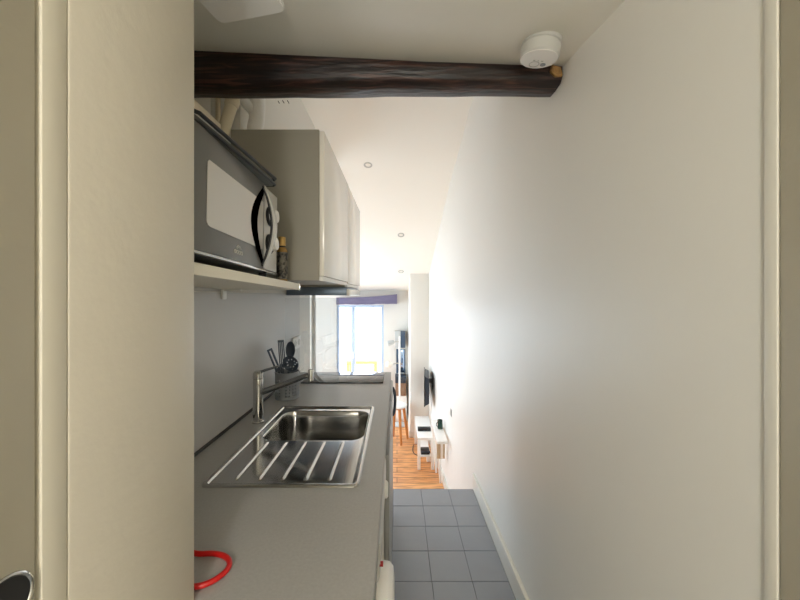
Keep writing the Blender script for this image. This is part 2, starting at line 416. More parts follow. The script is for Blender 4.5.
# sink
sk = thing('sink', 'stainless steel inset sink with drainer ridges, right of the mixer tap', 'sink', (-.305, 1.18, CT))
def rr(x, y, cx, cy, hx, hy, r):
    qx, qy = abs(x - cx) - hx + r, abs(y - cy) - hy + r
    return math.hypot(max(qx, 0), max(qy, 0)) + min(max(qx, qy), 0) - r
def sst(a, b_, x):
    x = min(max((x - a) / (b_ - a), 0), 1); return x * x * (3 - 2 * x)
SX0, SX1, SY0, SY1 = -.514, -.099, .868, 1.497
bx0, bx1, by0, by1 = -.478, -.118, 1.152, 1.445
nx, ny = 220, 210
b = bmesh.new(); grid = []
for j in range(ny + 1):
    row = []
    for i in range(nx + 1):
        x = SX0 + (SX1 - SX0) * i / nx; y = SY0 + (SY1 - SY0) * j / ny
        so = rr(x, y, (SX0 + SX1) / 2, (SY0 + SY1) / 2, (SX1 - SX0) / 2, (SY1 - SY0) / 2, .018)
        if so > 0:                      # pull the corner points in to the rounded outline
            cx = min(max(x, SX0 + .018), SX1 - .018); cy = min(max(y, SY0 + .018), SY1 - .018)
            v = Vector((x - cx, y - cy)); v = v.normalized() * .018; x, y = cx + v.x, cy + v.y; so = 0
        h = .005 * sst(0, -.004, so) - .0065 * sst(-.010, -.018, so)
        sb = rr(x, y, (bx0 + bx1) / 2, (by0 + by1) / 2, (bx1 - bx0) / 2, (by1 - by0) / 2, .05)
        h -= .152 * sst(0, -.02, sb) + .012 * sst(-.02, -.15, sb)
        if by0 - .004 > y > .892 and sb > 0:
            for k in range(5):
                xr = -.437 + k * .0632; 
                e_ = sst(.902, .915, y) * sst(by0 - .006, by0 - .03, y)
                h += .0055 * e_ * math.exp(-((x - xr) / .0030) ** 2)
        row.append(b.verts.new((x, y, CT + .0008 + h)))
    grid.append(row)
for j in range(ny):
    for i in range(nx):
        try: b.faces.new((grid[j][i], grid[j][i + 1], grid[j + 1][i + 1], grid[j + 1][i]))
        except ValueError: pass
m_ = MB(); m_.add(b); bmesh.ops.dissolve_degenerate(m_.bm, edges=m_.bm.edges[:], dist=1e-6)
m_.build('basin', M['steel'], sk, smooth=60)
m_ = MB(); c = ((bx0 + bx1) / 2, (by0 + by1) / 2, CT - .1655)
m_.lathe([(.042, 0), (.042, .003), (.036, .005), (.03, .002), (.012, .002), (.01, .006), (.001, .006)], c, (0, 0, 1), 36); m_.build('drain', M['chrome'], sk)

# mixer tap
tp = thing('mixer_tap', 'chrome single lever mixer tap behind the sink against the grey wall', 'tap', (-.533, 1.315, CT + .003))
fx, fy = -.545, 1.315
m_ = MB(); m_.lathe([(.023, .001), (.023, .006), (.0195, .009), (.0195, .05), (.0185, .12), (.0195, .15), (.0195, .168), (.0185, .171), (.001, .171)], (fx, fy, CT), (0, 0, 1), 32); m_.build('body', M['chrome'], tp)
m_ = MB(); m_.lathe([(.0195, 0), (.0202, .004), (.0195, .022), (.013, .03), (.001, .031)], (fx, fy, CT + .172), (0, 0, 1), 32)
cp = m_.build('cartridge_cap', M['chrome'], tp)
m_ = MB(); m_.tube([(fx + .004, fy, CT + .196), (fx + .03, fy - .002, CT + .206), (fx + .082, fy - .004, CT + .222)], lambda t: .0058 - .0015 * t, 12); m_.build('lever', M['dkchrome'], cp)['label'] = 'dark chrome lever'
m_ = MB(); m_.tube([(fx + .006, fy, CT + .116), (fx + .09, fy, CT + .146), (fx + .196, fy, CT + .186)], lambda t: .0125 - .0025 * t, 16, smooth=6)
sp = m_.build('spout', M['dkchrome'], tp)
m_ = MB(); m_.lathe([(.0105, 0), (.0115, .004), (.0115, .032), (.0095, .045), (.001, .046)], (fx + .206, fy, CT + .163), (0, 0, 1), 24); m_.build('aerator', M['chrome'], sp)['label'] = 'bright chrome outlet'

# utensil holder (really perforated) and its utensils
hx, hy, hr, hh = -.508, 1.585, .056, .126
uh = thing('utensil_holder', 'grey perforated plastic cutlery holder beside the tap', 'utensil holder', (hx, hy, CT))
b = bmesh.new(); NS, NR = 44, 17; rg = []
for layer in (hr, hr - .003):
    rg.append([[b.verts.new((hx + layer * math.cos(2 * PI * k / NS), hy + layer * math.sin(2 * PI * k / NS), CT + .002 + hh * j / NR)) for k in range(NS)] for j in range(NR + 1)])
def hole(j, k): return 2 <= j <= 12 and j % 2 == 0 and k % 2 == 0 and (k % 11) not in (9, 10)
for j in range(NR):
    for k in range(NS):
        k2 = (k + 1) % NS
        if hole(j, k):
            a = [(j, k), (j, k2), (j + 1, k2), (j + 1, k)]
            for (p, q_) in zip(a, a[1:] + a[:1]): b.faces.new((rg[0][p[0]][p[1]], rg[0][q_[0]][q_[1]], rg[1][q_[0]][q_[1]], rg[1][p[0]][p[1]]))
        else:
            for l in (0, 1): b.faces.new((rg[l][j][k], rg[l][j][k2], rg[l][j + 1][k2], rg[l][j + 1][k]))
for k in range(NS):
    k2 = (k + 1) % NS
    b.faces.new((rg[0][NR][k], rg[0][NR][k2], rg[1][NR][k2], rg[1][NR][k]))
m_ = MB(); m_.add(b); m_.build('cup', M['caddy'], uh, smooth=50)
m_ = MB(); m_.lathe([(.001, .001), (hr - .001, .001), (hr - .001, .004), (.001, .004)], (hx, hy, CT), (0, 0, 1), 40); m_.build('cup_base', M['caddy'], uh)
m_ = MB(); m_.tube([(hx + hr * math.cos(2 * PI * k / 40), hy + hr * math.sin(2 * PI * k / 40), CT + hh + .002) for k in range(40)], .0028, 8, closed=True); m_.build('rim', M['caddy'], uh)
UG = 'kitchen utensils in the grey holder'
def uten(name, label, foot, neck, head, shaper, cat='kitchen utensil'):
    o = thing(name, label, cat, foot, UG)
    h = MB(); h.tube([foot, neck], lambda t: .0042 + .001 * math.sin(PI * t), 10); h.build('handle', M['nylon'], o)
    d = (Vector(head) - Vector(neck)).normalized(); side = Vector((1, -.15, 0)); side = (side - d * side.dot(d)).normalized()
    m2 = MB(); shaper(m2, Vector(neck), Vector(head), d, side); m2.build('head', M['nylon'], o, smooth=50)
    return o
def flat_head(w_, slots, frame):
    def f(m2, a, b_, d, s):
        n = s.cross(d) * .0016; L = (b_ - a).length
        if slots == 0:
            m2.prism([a + d * L * v + s * w_ * u for u, v in frame], n * 2)
        else:
            bw = w_ * 2 / (2 * slots + 1)
            for i in range(slots + 1):
                u0 = -w_ + i * 2 * bw; c = [a + s * u0 + d * L * .12, a + s * (u0 + bw) + d * L * .12, a + s * (u0 + bw) + d * L * .96, a + s * u0 + d * L * .96]
                m2.prism(c, n * 2)
            for v0, v1 in ((0, .14), (.92, 1)):
                m2.prism([a - s * w_ + d * L * v0, a + s * w_ + d * L * v0, a + s * w_ + d * L * v1, a - s * w_ + d * L * v1], n * 2.1)
    return f
def oval_head(rx, ry, dish, holes=False):
    def f(m2, a, b_, d, s):
        c = (a + b_) / 2; n = s.cross(d)
        bb = bmesh.new(); rings = []
        for i in range(1, 8):
            r = i / 7
            rings.append([bb.verts.new(c + s * rx * r * math.cos(q_) + d * ry * r * math.sin(q_) + n * dish * (r * r - 1)) for q_ in [2 * PI * k / 32 for k in range(32)]])
        c0 = bb.verts.new(c - n * dish)
        for k in range(32): bb.faces.new((c0, rings[0][k], rings[0][(k + 1) % 32]))
        for i, (A, B) in enumerate(zip(rings, rings[1:])):
            for k in range(32):
                if holes and ((i == 2 and k % 4 == 0) or (i == 4 and k % 8 == 2)): continue
                bb.faces.new((A[k], A[(k + 1) % 32], B[(k + 1) % 32], B[k]))
        r_ = bmesh.ops.solidify(bb, geom=bb.faces[:], thickness=.0022)
        m2.add(bb)
    return f
uten('slotted_turner', 'dark turner with one long slot, leaning leftmost in the grey holder', (hx - .02, hy + .006, CT + .008), (-.557, 1.590, 1.035), (-.604, 1.597, 1.140), flat_head(.0138, 1, None))
uten('slotted_spatula', 'dark slotted spatula standing upright in the middle of the grey holder', (hx - .018, hy + .022, CT + .008), (-.538, 1.612, 1.040), (-.552, 1.622, 1.176), flat_head(.0155, 3, None))
uten('serving_spoon', 'dark oval spoon standing tallest at the right of the grey holder', (hx + .004, hy + .026, CT + .008), (-.507, 1.625, 1.083), (-.506, 1.63, 1.168), oval_head(.025, .0425, .008))
uten('skimmer', 'dark round skimmer with small holes tilted over the right rim of the grey holder', (hx - .008, hy - .004, CT + .008), (-.495, 1.565, 1.034), (-.473, 1.552, 1.108), oval_head(.041, .038, .009, True))
uten('pasta_fork', 'short grey handled utensil crossing low in front of the spatula', (hx + .012, hy - .02, CT + .008), (-.527, 1.575, 1.02), (-.540, 1.57, 1.068), flat_head(.008, 0, [(-.5, 0), (.5, 0), (1, .45), (.9, 1), (.4, .65), (0, 1), (-.4, .65), (-.9, 1), (-1, .45)]))

# hob, glass screen, sockets
hb = thing('hob', 'black glass hob set flush in the far end of the worktop', 'hob', (-.31, 2.015, CT))
m_ = MB(); m_.box(-.545, -.078, 1.893, 2.15, CT + .0002, CT + .006, .0015); m_.build('glass_top', M['hob'], hb)
for (x, y, r) in ((-.43, 2.02, .075), (-.21, 2.02, .09)):
    m_ = MB(); m_.tube([(x + r * math.cos(2 * PI * k / 48), y + r * math.sin(2 * PI * k / 48), CT + .0058) for k in range(48)], .0005, 6, closed=True); m_.build('cooking_zone', M['ring'], hb)
gs = thing('glass_screen', 'upright clear glass splash screen between the tap and the hob', 'glass screen', (-.48, 1.882, CT))
m_ = MB(); m_.box(BX + .008, -.326, 1.879, 1.885, CT + .0005, 1.384, .001, 1); m_.build('pane', M['screen'], gs)
m_ = MB(); m_.cyl((-.617, 2.475, LOW + .001), (-.617, 2.475, 2.055), .017, seg=24)  # strip at the wall end, made round to catch the window light
single(m_, 'wall_end_strip', M['white'], 'upright white strip at the kitchen wall end, rounded to catch light', 'pipe', (-.617, 2.475, LOW))
so = thing('wall_socket', 'white double wall socket on the grey splashback behind the utensils', 'socket', (BX + .006, 2.14, 1.09))
m_ = MB(); m_.box(BX + .0065, BX + .018, 2.0, 2.155, 1.066, 1.142, .004); m_.build('cover_plate', M['white'], so)
for y in (2.04, 2.115):
    m_ = MB(); m_.lathe([(.02, 0), (.02, .002), (.017, .002), (.016, .0005), (.001, .0005)], (BX + .018, y, 1.104), (1, 0, 0), 24); m_.build('outlet', M['ring'], so)
# shelf with metal clip brackets
SHT = math.radians(1.5); MWT = math.radians(2.0)
sh = thing('wall_shelf', 'cream wall shelf board under the microwave', 'shelf', (-.5, .91, 1.42))
m_ = MB(); m_.box(BX + .0065, -.368, .549, 1.262, 1.421, 1.444, .001, 1); m_.build('board', M['shelf'], sh)
m_ = MB(); m_.box(-.385, -.366, 1.2625, 1.268, 1.4195, 1.4455, .001); m_.build('end_cap', M['chrome'], sh)
m_ = MB(); m_.box(BX + .0065, BX + .018, 1.196, 1.222, 1.384, 1.420, .004); m_.box(BX + .0065, BX + .075, 1.199, 1.219, 1.4135, 1.4205, .002); m_.build('bracket', M['white'], sh)['label'] = 'small pale metal clip bracket'

sh.rotation_euler.x = -SHT; sh.location.z += .008
# microwave
mw = thing('microwave', 'silver grey microwave oven with a bowed handle on the wall shelf', 'microwave', (-.5, .86, 1.444))
mx = -.392; y0, y1, zb, zt = .62, 1.09, 1.4655, 1.7255
m_ = MB(); m_.box(-.625, mx - .022, y0 + .004, y1 - .004, zb + .002, zt - .004, .003); m_.build('casing', M['tray'], mw)
dr = MB(); dr.box(mx - .02, mx, y0, .985, zb + .008, zt, .004); dr = dr.build('door', M['mwface'], mw)
m_ = MB(); m_.prism([(mx + .0002, y, z) for y, z in [(.69, 1.531), (.684, 1.538), (.684, 1.662), (.69, 1.668), (.972, 1.668), (.972, 1.529), (.7, 1.529)]], (.0012, 0, 0)); m_.build('window', M['mwwin'], dr)['label'] = 'window coloured pale for the wall reflected in it'
m_ = MB(); m_.box(mx - .01, mx + .002, y0, y1, zb + .001, zb + .007, .001); m_.build('chrome_strip', M['chrome'], mw)
pn = MB(); pn.box(mx - .02, mx, .987, y1, zb + .008, zt - .006, .003); pn = pn.build('control_panel', M['mwpanel'], mw)
# bowed handle and flat black crescent on the door
zc = 1.597; hz = .120
N = 22
arcL = [(.975 - .085 * math.cos(PI / 2 * (2 * i / N - 1)), zc + hz * (2 * i / N - 1)) for i in range(N + 1)]
arcI = [(.975 - .042 * math.cos(PI / 2 * (2 * i / N - 1)), zc + .80 * hz * (2 * i / N - 1)) for i in range(N + 1)]
b = bmesh.new(); A = [b.verts.new((mx + .0015, y, z)) for y, z in arcL]; B = [b.verts.new((mx + .0015, y, z)) for y, z in arcI]
for i in range(N): b.faces.new((A[i], A[i + 1], B[i + 1], B[i]))
bmesh.ops.solidify(b, geom=b.faces[:], thickness=.003)
m_ = MB(); m_.add(b); m_.build('handle_crescent', M['blackgloss'], dr)['label'] = 'black crescent behind the handle'
hp = [(mx + .004 + .027 * math.cos(PI / 2 * (2 * i / N - 1)), .975 + .012 * math.cos(PI / 2 * (2 * i / N - 1)), zc + hz * (2 * i / N - 1)) for i in range(N + 1)]
def ribbon(path, wx, wy):
    b = bmesh.new(); R = []
    for i, p in enumerate(path):
        t0 = math.sin(PI * i / (len(path) - 1)); x_, y_ = wx * (.35 + .65 * t0), wy * (.3 + .7 * t0)
        R.append([b.verts.new((p[0] + a, p[1] + c, p[2])) for a, c in ((-x_, -y_), (x_, -y_), (x_, y_), (-x_, y_))])
    for A, B in zip(R, R[1:]):
        for k in range(4): b.faces.new((A[k], A[(k + 1) % 4], B[(k + 1) % 4], B[k]))
    b.faces.new(R[0]); b.faces.new(R[-1][::-1]); mm = MB(); mm.add(b); return mm
h_ = ribbon(hp, .0035, .009).build('handle', M['mwpanel'], dr)
ribbon([(x - .0055, y - .006, z) for x, y, z in hp], .0022, .011).build('handle_inlay', M['black'], h_)
for z in (1.639, 1.554):
    k_ = MB(); k_.lathe([(.030, 0), (.030, .004), (.026, .007), (.001, .007)], (mx, 1.024, z), (1, 0, 0), 32)
    k_ = k_.build('knob', M['black'], pn); k_['label'] = 'black based control knob with a pale cap'
    m_ = MB(); m_.lathe([(.020, .007), (.0205, .018), (.018, .024), (.001, .025)], (mx, 1.024, z), (1, 0, 0), 32); m_.build('knob_cap', M['white'], k_)
# printed mark: an arch of three strokes above four letters
lg = MB(); ly, lz = .825, 1.500
lg.tube([(mx + .0012, ly + .011 * math.cos(a), lz + .004 + .008 * math.sin(a)) for a in [PI * k / 12 for k in range(13)]], .0009, 5)
lg.tube([(mx + .0012, ly + .006 * math.cos(a), lz + .004 + .005 * math.sin(a)) for a in [PI * k / 10 for k in range(11)]], .0008, 5)
for k in range(4):
    a = ly - .018 + k * .0115
    lg.tube([(mx + .0012, a + .0044 * math.cos(q_), lz - .004 + .0042 * math.sin(q_)) for q_ in [2 * PI * i / 12 for i in range(12)]], .0009, 5, closed=True)
    lg.tube([(mx + .0012, a + .0037, lz + .0005), (mx + .0012, a + .0037, lz - (.009 if k in (1, 2) else .0085))], .0009, 5)
lg.build('printed_logo', M['logo'], dr)
for y in (.66, 1.05):
    for x in (-.59, mx - .03):
        m_ = MB(); m_.cyl((x, y, 1.4442), (x, y, zb + .004), .012, seg=16); m_.build('foot', M['black'], mw)
mw.rotation_euler.x = -MWT; mw.location.z += .008
# tray lying on the microwave
tr = thing('baking_tray', 'dark grey tray with a black rim lying on top of the microwave', 'tray', (-.48, .87, zt))
ry = -.078; R3 = Matrix.Rotation(ry, 3, 'Z')
m_ = MB(); m_.box(-.605, -.402, .66, 1.02, zt + .0008, zt + .022, .006, 2); 
for v in m_.bm.verts: v.co = R3 @ (v.co - Vector((-.398, .655, 0))) + Vector((-.398, .655, 0))
m_.build('pan', M['tray'], tr)
m_ = MB(); ring = [(-.605, .66), (-.402, .66), (-.396, .668), (-.396, 1.014), (-.403, 1.022), (-.605, 1.022)]
pp = [R3 @ (Vector((x, y, zt + .023)) - Vector((-.398, .655, 0))) + Vector((-.398, .655, 0)) for x, y in ring]
m_.tube(pp, .0045, 8, closed=True); m_.tube([p - Vector((0, 0, .018)) for p in pp], .003, 8, closed=True); m_.build('rim', M['black'], tr)['label'] = 'black rolled rim'

tr.rotation_euler.x = -MWT; tr.location.z += .008
# bottle
bo = thing('oil_bottle', 'slim bottle with gold cap and black label between microwave and cupboard', 'bottle', (-.414, 1.205, 1.444))
c = (-.414, 1.205, 1.4445)
m_ = MB(); m_.lathe([(.001, 0), (.0185, 0), (.02, .003), (.02, .115), (.016, .122), (.0125, .126), (.001, .126)], c, (0, 0, 1), 32); m_.build('glass', M['amber'], bo)
m_ = MB(); m_.lathe([(.0203, .012), (.0203, .108)], c, (0, 0, 1), 32); m_.build('label', M['label'], bo)['label'] = 'black label with pale print'
m_ = MB(); m_.lathe([(.0135, .1265), (.0135, .131), (.001, .131)], c, (0, 0, 1), 24); m_.build('neck_ring', M['black'], bo)
m_ = MB(); m_.lathe([(.0128, .1312), (.0128, .162), (.011, .164), (.001, .164)], c, (0, 0, 1), 24); m_.build('cap', M['gold'], bo)

# wall cupboards
def cupboard(ya, yb, label, z0=1.455):
    o = thing('wall_cupboard', label, 'cupboard', (-.46, (ya + yb) / 2, z0), 'wall cupboards above the worktop')
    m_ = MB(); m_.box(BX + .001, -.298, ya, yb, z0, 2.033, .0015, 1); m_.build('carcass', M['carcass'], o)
    m_ = MB(); m_.box(-.297, -.278, ya + .0015, yb - .0015, z0 + .018, 2.028, .0015, 2); m_.build('door', M['doorwhite'], o)
    m_ = MB(); m_.box(-.297, -.282, ya + .001, yb - .001, z0, z0 + .016, .001, 1); m_.build('grip_rail', M['white'], o)
    return o
cupboard(1.280, 1.898, 'off-white wall cupboard with greige side, next to the microwave')
cupboard(1.902, 2.515, 'off-white wall cupboard at the far end, above the slim cooker hood', 1.447)
ho = thing('cooker_hood', 'slim blue-grey cooker hood under the far wall cupboard', 'cooker hood', (-.44, 2.19, 1.395))
m_ = MB(); m_.box(BX + .008, -.287, 1.902, 2.45, 1.398, 1.4455, .002); m_.build('body', M['hood'], ho)
m_ = MB(); m_.box(-.2865, -.268, 1.90, 2.452, 1.396, 1.432, .003); m_.build('front_panel', M['doorwhite'], ho)['label'] = 'white slide-out front'

# pipes
pp = thing('drain_pipe', 'leaning cream drain pipe left of the wall cupboards', 'pipe', (-.66, 1.257, 1.986))
m_ = MB(); m_.tube([(-.660, 1.257, 1.986), (-.645, 1.257, 2.035), (-.614, 1.257, 2.135), (-.578, 1.257, 2.25)], .0215, 24); m_.build('pipe', M['pvc'], pp)
m_ = MB(); m_.tube([(-.622, 1.257, 2.11), (-.614, 1.257, 2.135)], .025, 24); m_.build('collar', M['pvc'], pp)
dp = thing('vent_duct', 'white elbow duct dropping behind the top of the wall cupboards', 'duct', (-.57, 1.40, 2.034))
m_ = MB(); m_.tube([(-.585, 1.40, 2.036), (-.594, 1.40, 2.085), (-.585, 1.40, 2.14), (-.583, 1.40, 2.24), (-.583, 1.40, 2.30)], lambda t: .022 + .009 * min(1, t * 4), 28, smooth=6); m_.build('duct', M['duct'], dp)
m_ = MB(); m_.tube([(-.585, 1.40, 2.145), (-.610, 1.375, 2.175), (-.625, 1.33, 2.20), (-.625, 1.31, 2.26)], .020, 20, smooth=6); m_.build('branch', M['duct'], dp)
m_ = MB(); m_.box(BX - .012, BX + .002, .56, 1.21, 1.9855, 2.016, .003)
single(m_, 'cable_trunking', M['pvc'], 'pale cable trunking along the wall above the microwave', 'trunking', (BX - .005, .9, 1.9855))
m_ = MB(); m_.tube([(-.70, 1.31, 1.986), (-.70, 1.31, 2.3)], .009, 14)
single(m_, 'water_pipe', M['pvc'], 'thin upright cream pipe beside the leaning drain pipe', 'pipe', (-.70, 1.31, 1.986))
va = thing('air_vent', 'tiny row of black vent slots high on the wall above cupboards', 'vent', (BX, 1.9, 2.43))
for (yy, l, zz) in ((1.80, .02, 2.436), (1.872, .026, 2.480), (1.957, .03, 2.528)):
    m_ = MB(); m_.box(BX + .0005, BX + .003, yy - l / 2, yy + l / 2, zz - .002, zz + .002); m_.build('slot', M['black'], va)

# red hose
m_ = MB(); hz_ = CT + .006
m_.tube([(-.52, .70, hz_), (-.44, .662, hz_), (-.388, .641, hz_), (-.352, .640, hz_), (-.327, .634, hz_), (-.310, .620, hz_), (-.306, .600, hz_), (-.319, .578, hz_), (-.345, .567, hz_), (-.40, .567, hz_), (-.50, .59, hz_)], .0048, 12, smooth=8)
single(m_, 'red_hose', M['red'], 'loop of red rubber hose lying on the near end of the worktop', 'hose', (-.4, .61, CT))

# ---- below the worktop
wm = thing('washing_machine', 'white front-loading washing machine under the near end of the worktop', 'washing machine', (-.33, .83, 0))
m_ = MB(); m_.box(-.62, -.05, .556, 1.134, .012, .858, .004); m_.build('cabinet', M['white'], wm)
for (x, y) in ((-.58, .6), (-.1, .6), (-.58, 1.09), (-.1, 1.09)):
    m_ = MB(); m_.cyl((x, y, .001), (x, y, .014), .018, seg=16); m_.build('foot', M['black'], wm)
cpn = MB(); cpn.prism([(-.05, .74, .857), (-.042, .74, .855), (-.037, .74, .845), (-.037, .74, .78), (-.042, .74, .762), (-.05, .74, .762)], (0, .39, 0), .002)
cpn = cpn.build('control_panel', M['mwpanel'], wm)
m_ = MB(); m_.lathe([(.024, 0), (.024, .006), (.019, .010), (.001, .010)], (-.037, 1.02, .808), (1, 0, 0), 28); m_.build('programme_knob', M['white'], cpn)
dd = MB(); dd.prism([(-.05, .562, .852), (-.047, .562, .850), (-.046, .562, .83), (-.046, .562, .765), (-.05, .562, .762)], (0, .174, 0), .002); dd = dd.build('detergent_drawer', M['white'], wm)
m_ = MB(); m_.box(-.0462, -.031, .742, .752, .798, .803); m_.build('red_label', M['redlab'], dd)['label'] = 'small red label'
dc = (-.05, .80, .512)
do = MB(); do.lathe([(.150, .0), (.198, .002), (.201, .012), (.198, .030), (.188, .040), (.165, .043), (.148, .034), (.14, .02)], dc, (1, 0, 0), 64); do = do.build('door_ring', M['white'], wm)
m_ = MB(); m_.lathe([(.146, .012), (.142, .03), (.12, .036), (.06, .018), (.001, .012)], dc, (1, 0, 0), 48); m_.build('door_glass', M['blackgloss'], do)['label'] = 'dark porthole glass'
bc = thing('sink_cabinet', 'pale base cupboard under the sink beside the washing machine', 'cupboard', (-.33, 1.43, 0))
m_ = MB()
m_.box(-.62, -.045, 1.142, 1.158, .08, .86); m_.box(-.62, -.045, 1.702, 1.718, .08, .86); m_.box(-.62, -.045, 1.158, 1.702, .08, .096); m_.box(-.62, -.606, 1.158, 1.702, .096, .86)
m_.build('carcass', M['white'], bc)
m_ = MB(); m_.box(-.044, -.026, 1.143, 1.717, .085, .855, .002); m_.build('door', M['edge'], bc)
m_ = MB(); m_.box(-.09, -.075, 1.143, 1.717, .001, .08); m_.build('plinth', M['caddy'], bc)
fr = thing('fridge', 'white small fridge with a dark bowed handle under the hob', 'fridge', (-.33, 1.95, 0))
m_ = MB(); m_.box(-.6, -.075, 1.728, 2.165, .012, .858, .004); m_.build('cabinet', M['white'], fr)
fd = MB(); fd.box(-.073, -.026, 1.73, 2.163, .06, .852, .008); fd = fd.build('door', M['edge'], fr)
m_ = MB(); m_.tube([(-.027, 2.03, .84), (-.016, 2.03, .81), (-.012, 2.03, .76), (-.016, 2.03, .70), (-.027, 2.03, .67)], .009, 12, smooth=6); m_.build('handle', M['tvgrey'], fd)['label'] = 'dark bowed handle'
for (x, y) in ((-.55, 1.77), (-.12, 1.77), (-.55, 2.12), (-.12, 2.12)):
    m_ = MB(); m_.cyl((x, y, .001), (x, y, .014), .016, seg=16); m_.build('foot', M['black'], fr)

# ------------------------------------------------------------------ the room beyond
# far timber lintel
mb = rough_beam(-1.005, .035, lambda t: 5.72, lambda t: 5.89, lambda t: CZ - .165 + .012 * t, lambda t: CZ - .045 + .06 * (t ** 2), 40, .004, 9)
single(mb, 'lintel_beam', M['timber_far'], 'dark timber beam above the bright window at the far end', 'beam', (-.48, 5.8, CZ - .16), smooth=50)
# recessed downlights in the sloping ceiling
def on_ceiling(u, v):
    lo, hi = 1.3, 6.0
    for _ in range(50):
        m = (lo + hi) / 2
        if CZ - v / 335 * m < ceil_r(m): lo = m
        else: hi = m
    return Vector((u / 335 * lo, lo, ceil_r(lo)))
def downlight(loc, label):
    y = loc.y; sl = (ceil_r(y + .05) - ceil_r(y - .05)) / .1; nrm = Vector((0, sl, -1)).normalized()
    o = thing('downlight', label, 'downlight', loc, 'recessed ceiling spotlights')
    m_ = MB(); m_.lathe([(.040, -.004), (.042, .002), (.038, .005), (.028, .004), (.024, -.003)], loc, nrm, 32); m_.build('bezel', M['ring'], o)
    m_ = MB(); m_.lathe([(.024, -.002), (.02, .002), (.001, .003)], loc, nrm, 24); m_.build('lens', M['globe'], o)
downlight(on_ceiling(-29, -130), 'round recessed downlight in the ceiling nearest the dark beam')
downlight(on_ceiling(4, -60), 'round recessed downlight, middle one of the three ahead')
downlight(on_ceiling(4, -23.5), 'round recessed downlight farthest away, just above the far window')

# TV on the right wall, seen almost edge-on
tv = thing('television', 'dark flat television mounted on the right wall, seen edge-on', 'television', (.45, 4.6, -.1))
ang = math.radians(-4.5); Rt = Matrix.Rotation(ang, 3, 'Z'); piv = Vector((.41, 4.40, 0))
def tbox(x0, x1, y0, y1, z0, z1, bev=.004):
    m_ = MB(); m_.box(x0, x1, y0, y1, z0, z1, bev)
    for v in m_.bm.verts: v.co = Rt @ (v.co - piv) + piv
    return m_
tbox(.410, .424, 4.40, 4.93, -.072, .337).build('screen', M['blackgloss'], tv)
hs_ = MB(); hs_.prism([(.4245, 4.40, -.06), (.478, 4.40, -.03), (.478, 4.40, .30), (.4245, 4.40, .325)], (0, .50, 0), .004)
for v in hs_.bm.verts: v.co = Rt @ (v.co - piv) + piv
hs_.build('housing', M['tvgrey'], tv)
m_ = MB(); m_.box(.47, .545, 4.56, 4.60, .20, .26, .003); m_.box(.536, .5435, 4.53, 4.66, .12, .34, .002); m_.build('wall_mount', M['black'], tv)
m_ = MB(); m_.tube([(.48, 4.44, .20), (.51, 4.42, .05), (.505, 4.42, -.10), (.50, 4.44, -.20), (.52, 4.5, -.335)], .006, 8, smooth=8); m_.build('cable', M['white'], tv)
# console table with lower shelf
cn = thing('console_table', 'narrow white console table with a lower shelf, under the television', 'table', (.36, 4.45, LOW))
tx0, tx1, ty0, ty1, tz = .252, .452, 4.08, 4.82, LOW + .39
m_ = MB(); m_.box(tx0, tx1, ty0, ty1, tz - .03, tz, .003); m_.build('tabletop', M['whitelac'], cn)
for x in (tx0, tx1 - .035):
    for y in (ty0, ty1 - .035):
        m_ = MB(); m_.box(x, x + .035, y, y + .035, LOW + .0005, tz - .031, .002); m_.build('leg', M['whitelac'], cn)
m_ = MB(); m_.box(tx0 + .037, tx1 - .037, ty0 + .04, ty1 - .04, LOW + .135, LOW + .155, .002); m_.build('shelf', M['whitelac'], cn)
m_ = MB(); m_.box(.268, .432, 4.27, 4.34, tz + .0005, tz + .038, .004)
single(m_, 'media_box', M['black'], 'flat black box lying on top of the white console table', 'media box', (.35, 4.3, tz))
ro = thing('router', 'small black box on the lower shelf of the white console table', 'router', (.355, 4.28, LOW + .155))
m_ = MB(); m_.box(.296, .404, 4.14, 4.26, LOW + .1555, LOW + .20, .006); m_.build('body', M['black'], ro)
m_ = MB(); m_.box(.30, .41, 4.128, 4.139, LOW + .18, LOW + .205, .003); m_.build('flap', M['tvgrey'], ro)
pa = thing('power_adapter', 'white plug adapter with black top, on floorboards under the console', 'adapter', (.38, 4.3, LOW))
m_ = MB(); m_.box(.38, .43, 4.27, 4.32, LOW + .0005, LOW + .07, .005); m_.build('body', M['white'], pa)
m_ = MB(); m_.box(.385, .425, 4.275, 4.315, LOW + .0705, LOW + .10, .004); m_.build('plug', M['black'], pa)
m_ = MB(); m_.tube([(.235, 4.75, LOW + .005), (.215, 4.6, LOW + .005), (.235, 4.48, LOW + .005), (.30, 4.42, LOW + .005)], .005, 8, smooth=8)
single(m_, 'floor_cable', M['black'], 'thin black cable curling on the floorboards left of the console table', 'cable', (.25, 4.6, LOW))
# wall desk on the right
dk = thing('side_table', 'narrow white side table against the right wall, nearer than the console', 'table', (.48, 3.8, LOW))
m_ = MB(); m_.box(.412, .519, 3.43, 4.02, -.128, -.10, .003); m_.build('tabletop', M['whitelac'], dk)
m_ = MB(); m_.tube([(.425, 3.62, -.13), (.492, 3.78, LOW + .012)], lambda t: .017 - .005 * t, 12); m_.build('leg', M['whitelac'], dk)
m_ = MB(); m_.tube([(.425, 3.98, -.13), (.47, 4.0, LOW + .012)], lambda t: .017 - .005 * t, 12); m_.build('leg', M['whitelac'], dk)
m_ = MB(); m_.box(.43, .515, 3.60, 3.615, -.36, -.1285, .002); m_.build('shade_panel', M['tan'], dk)['label'] = 'tan panel standing for the shade under the top'  # shade under the tabletop put in as a tan sheet
m_ = MB(); m_.box(.468, .492, 3.585, 3.599, -.35, -.1285, .002); m_.build('upright', M['whitelac'], dk)
mg = thing('mug', 'dark green mug on the white side table', 'mug', (.483, 3.76, -.10))
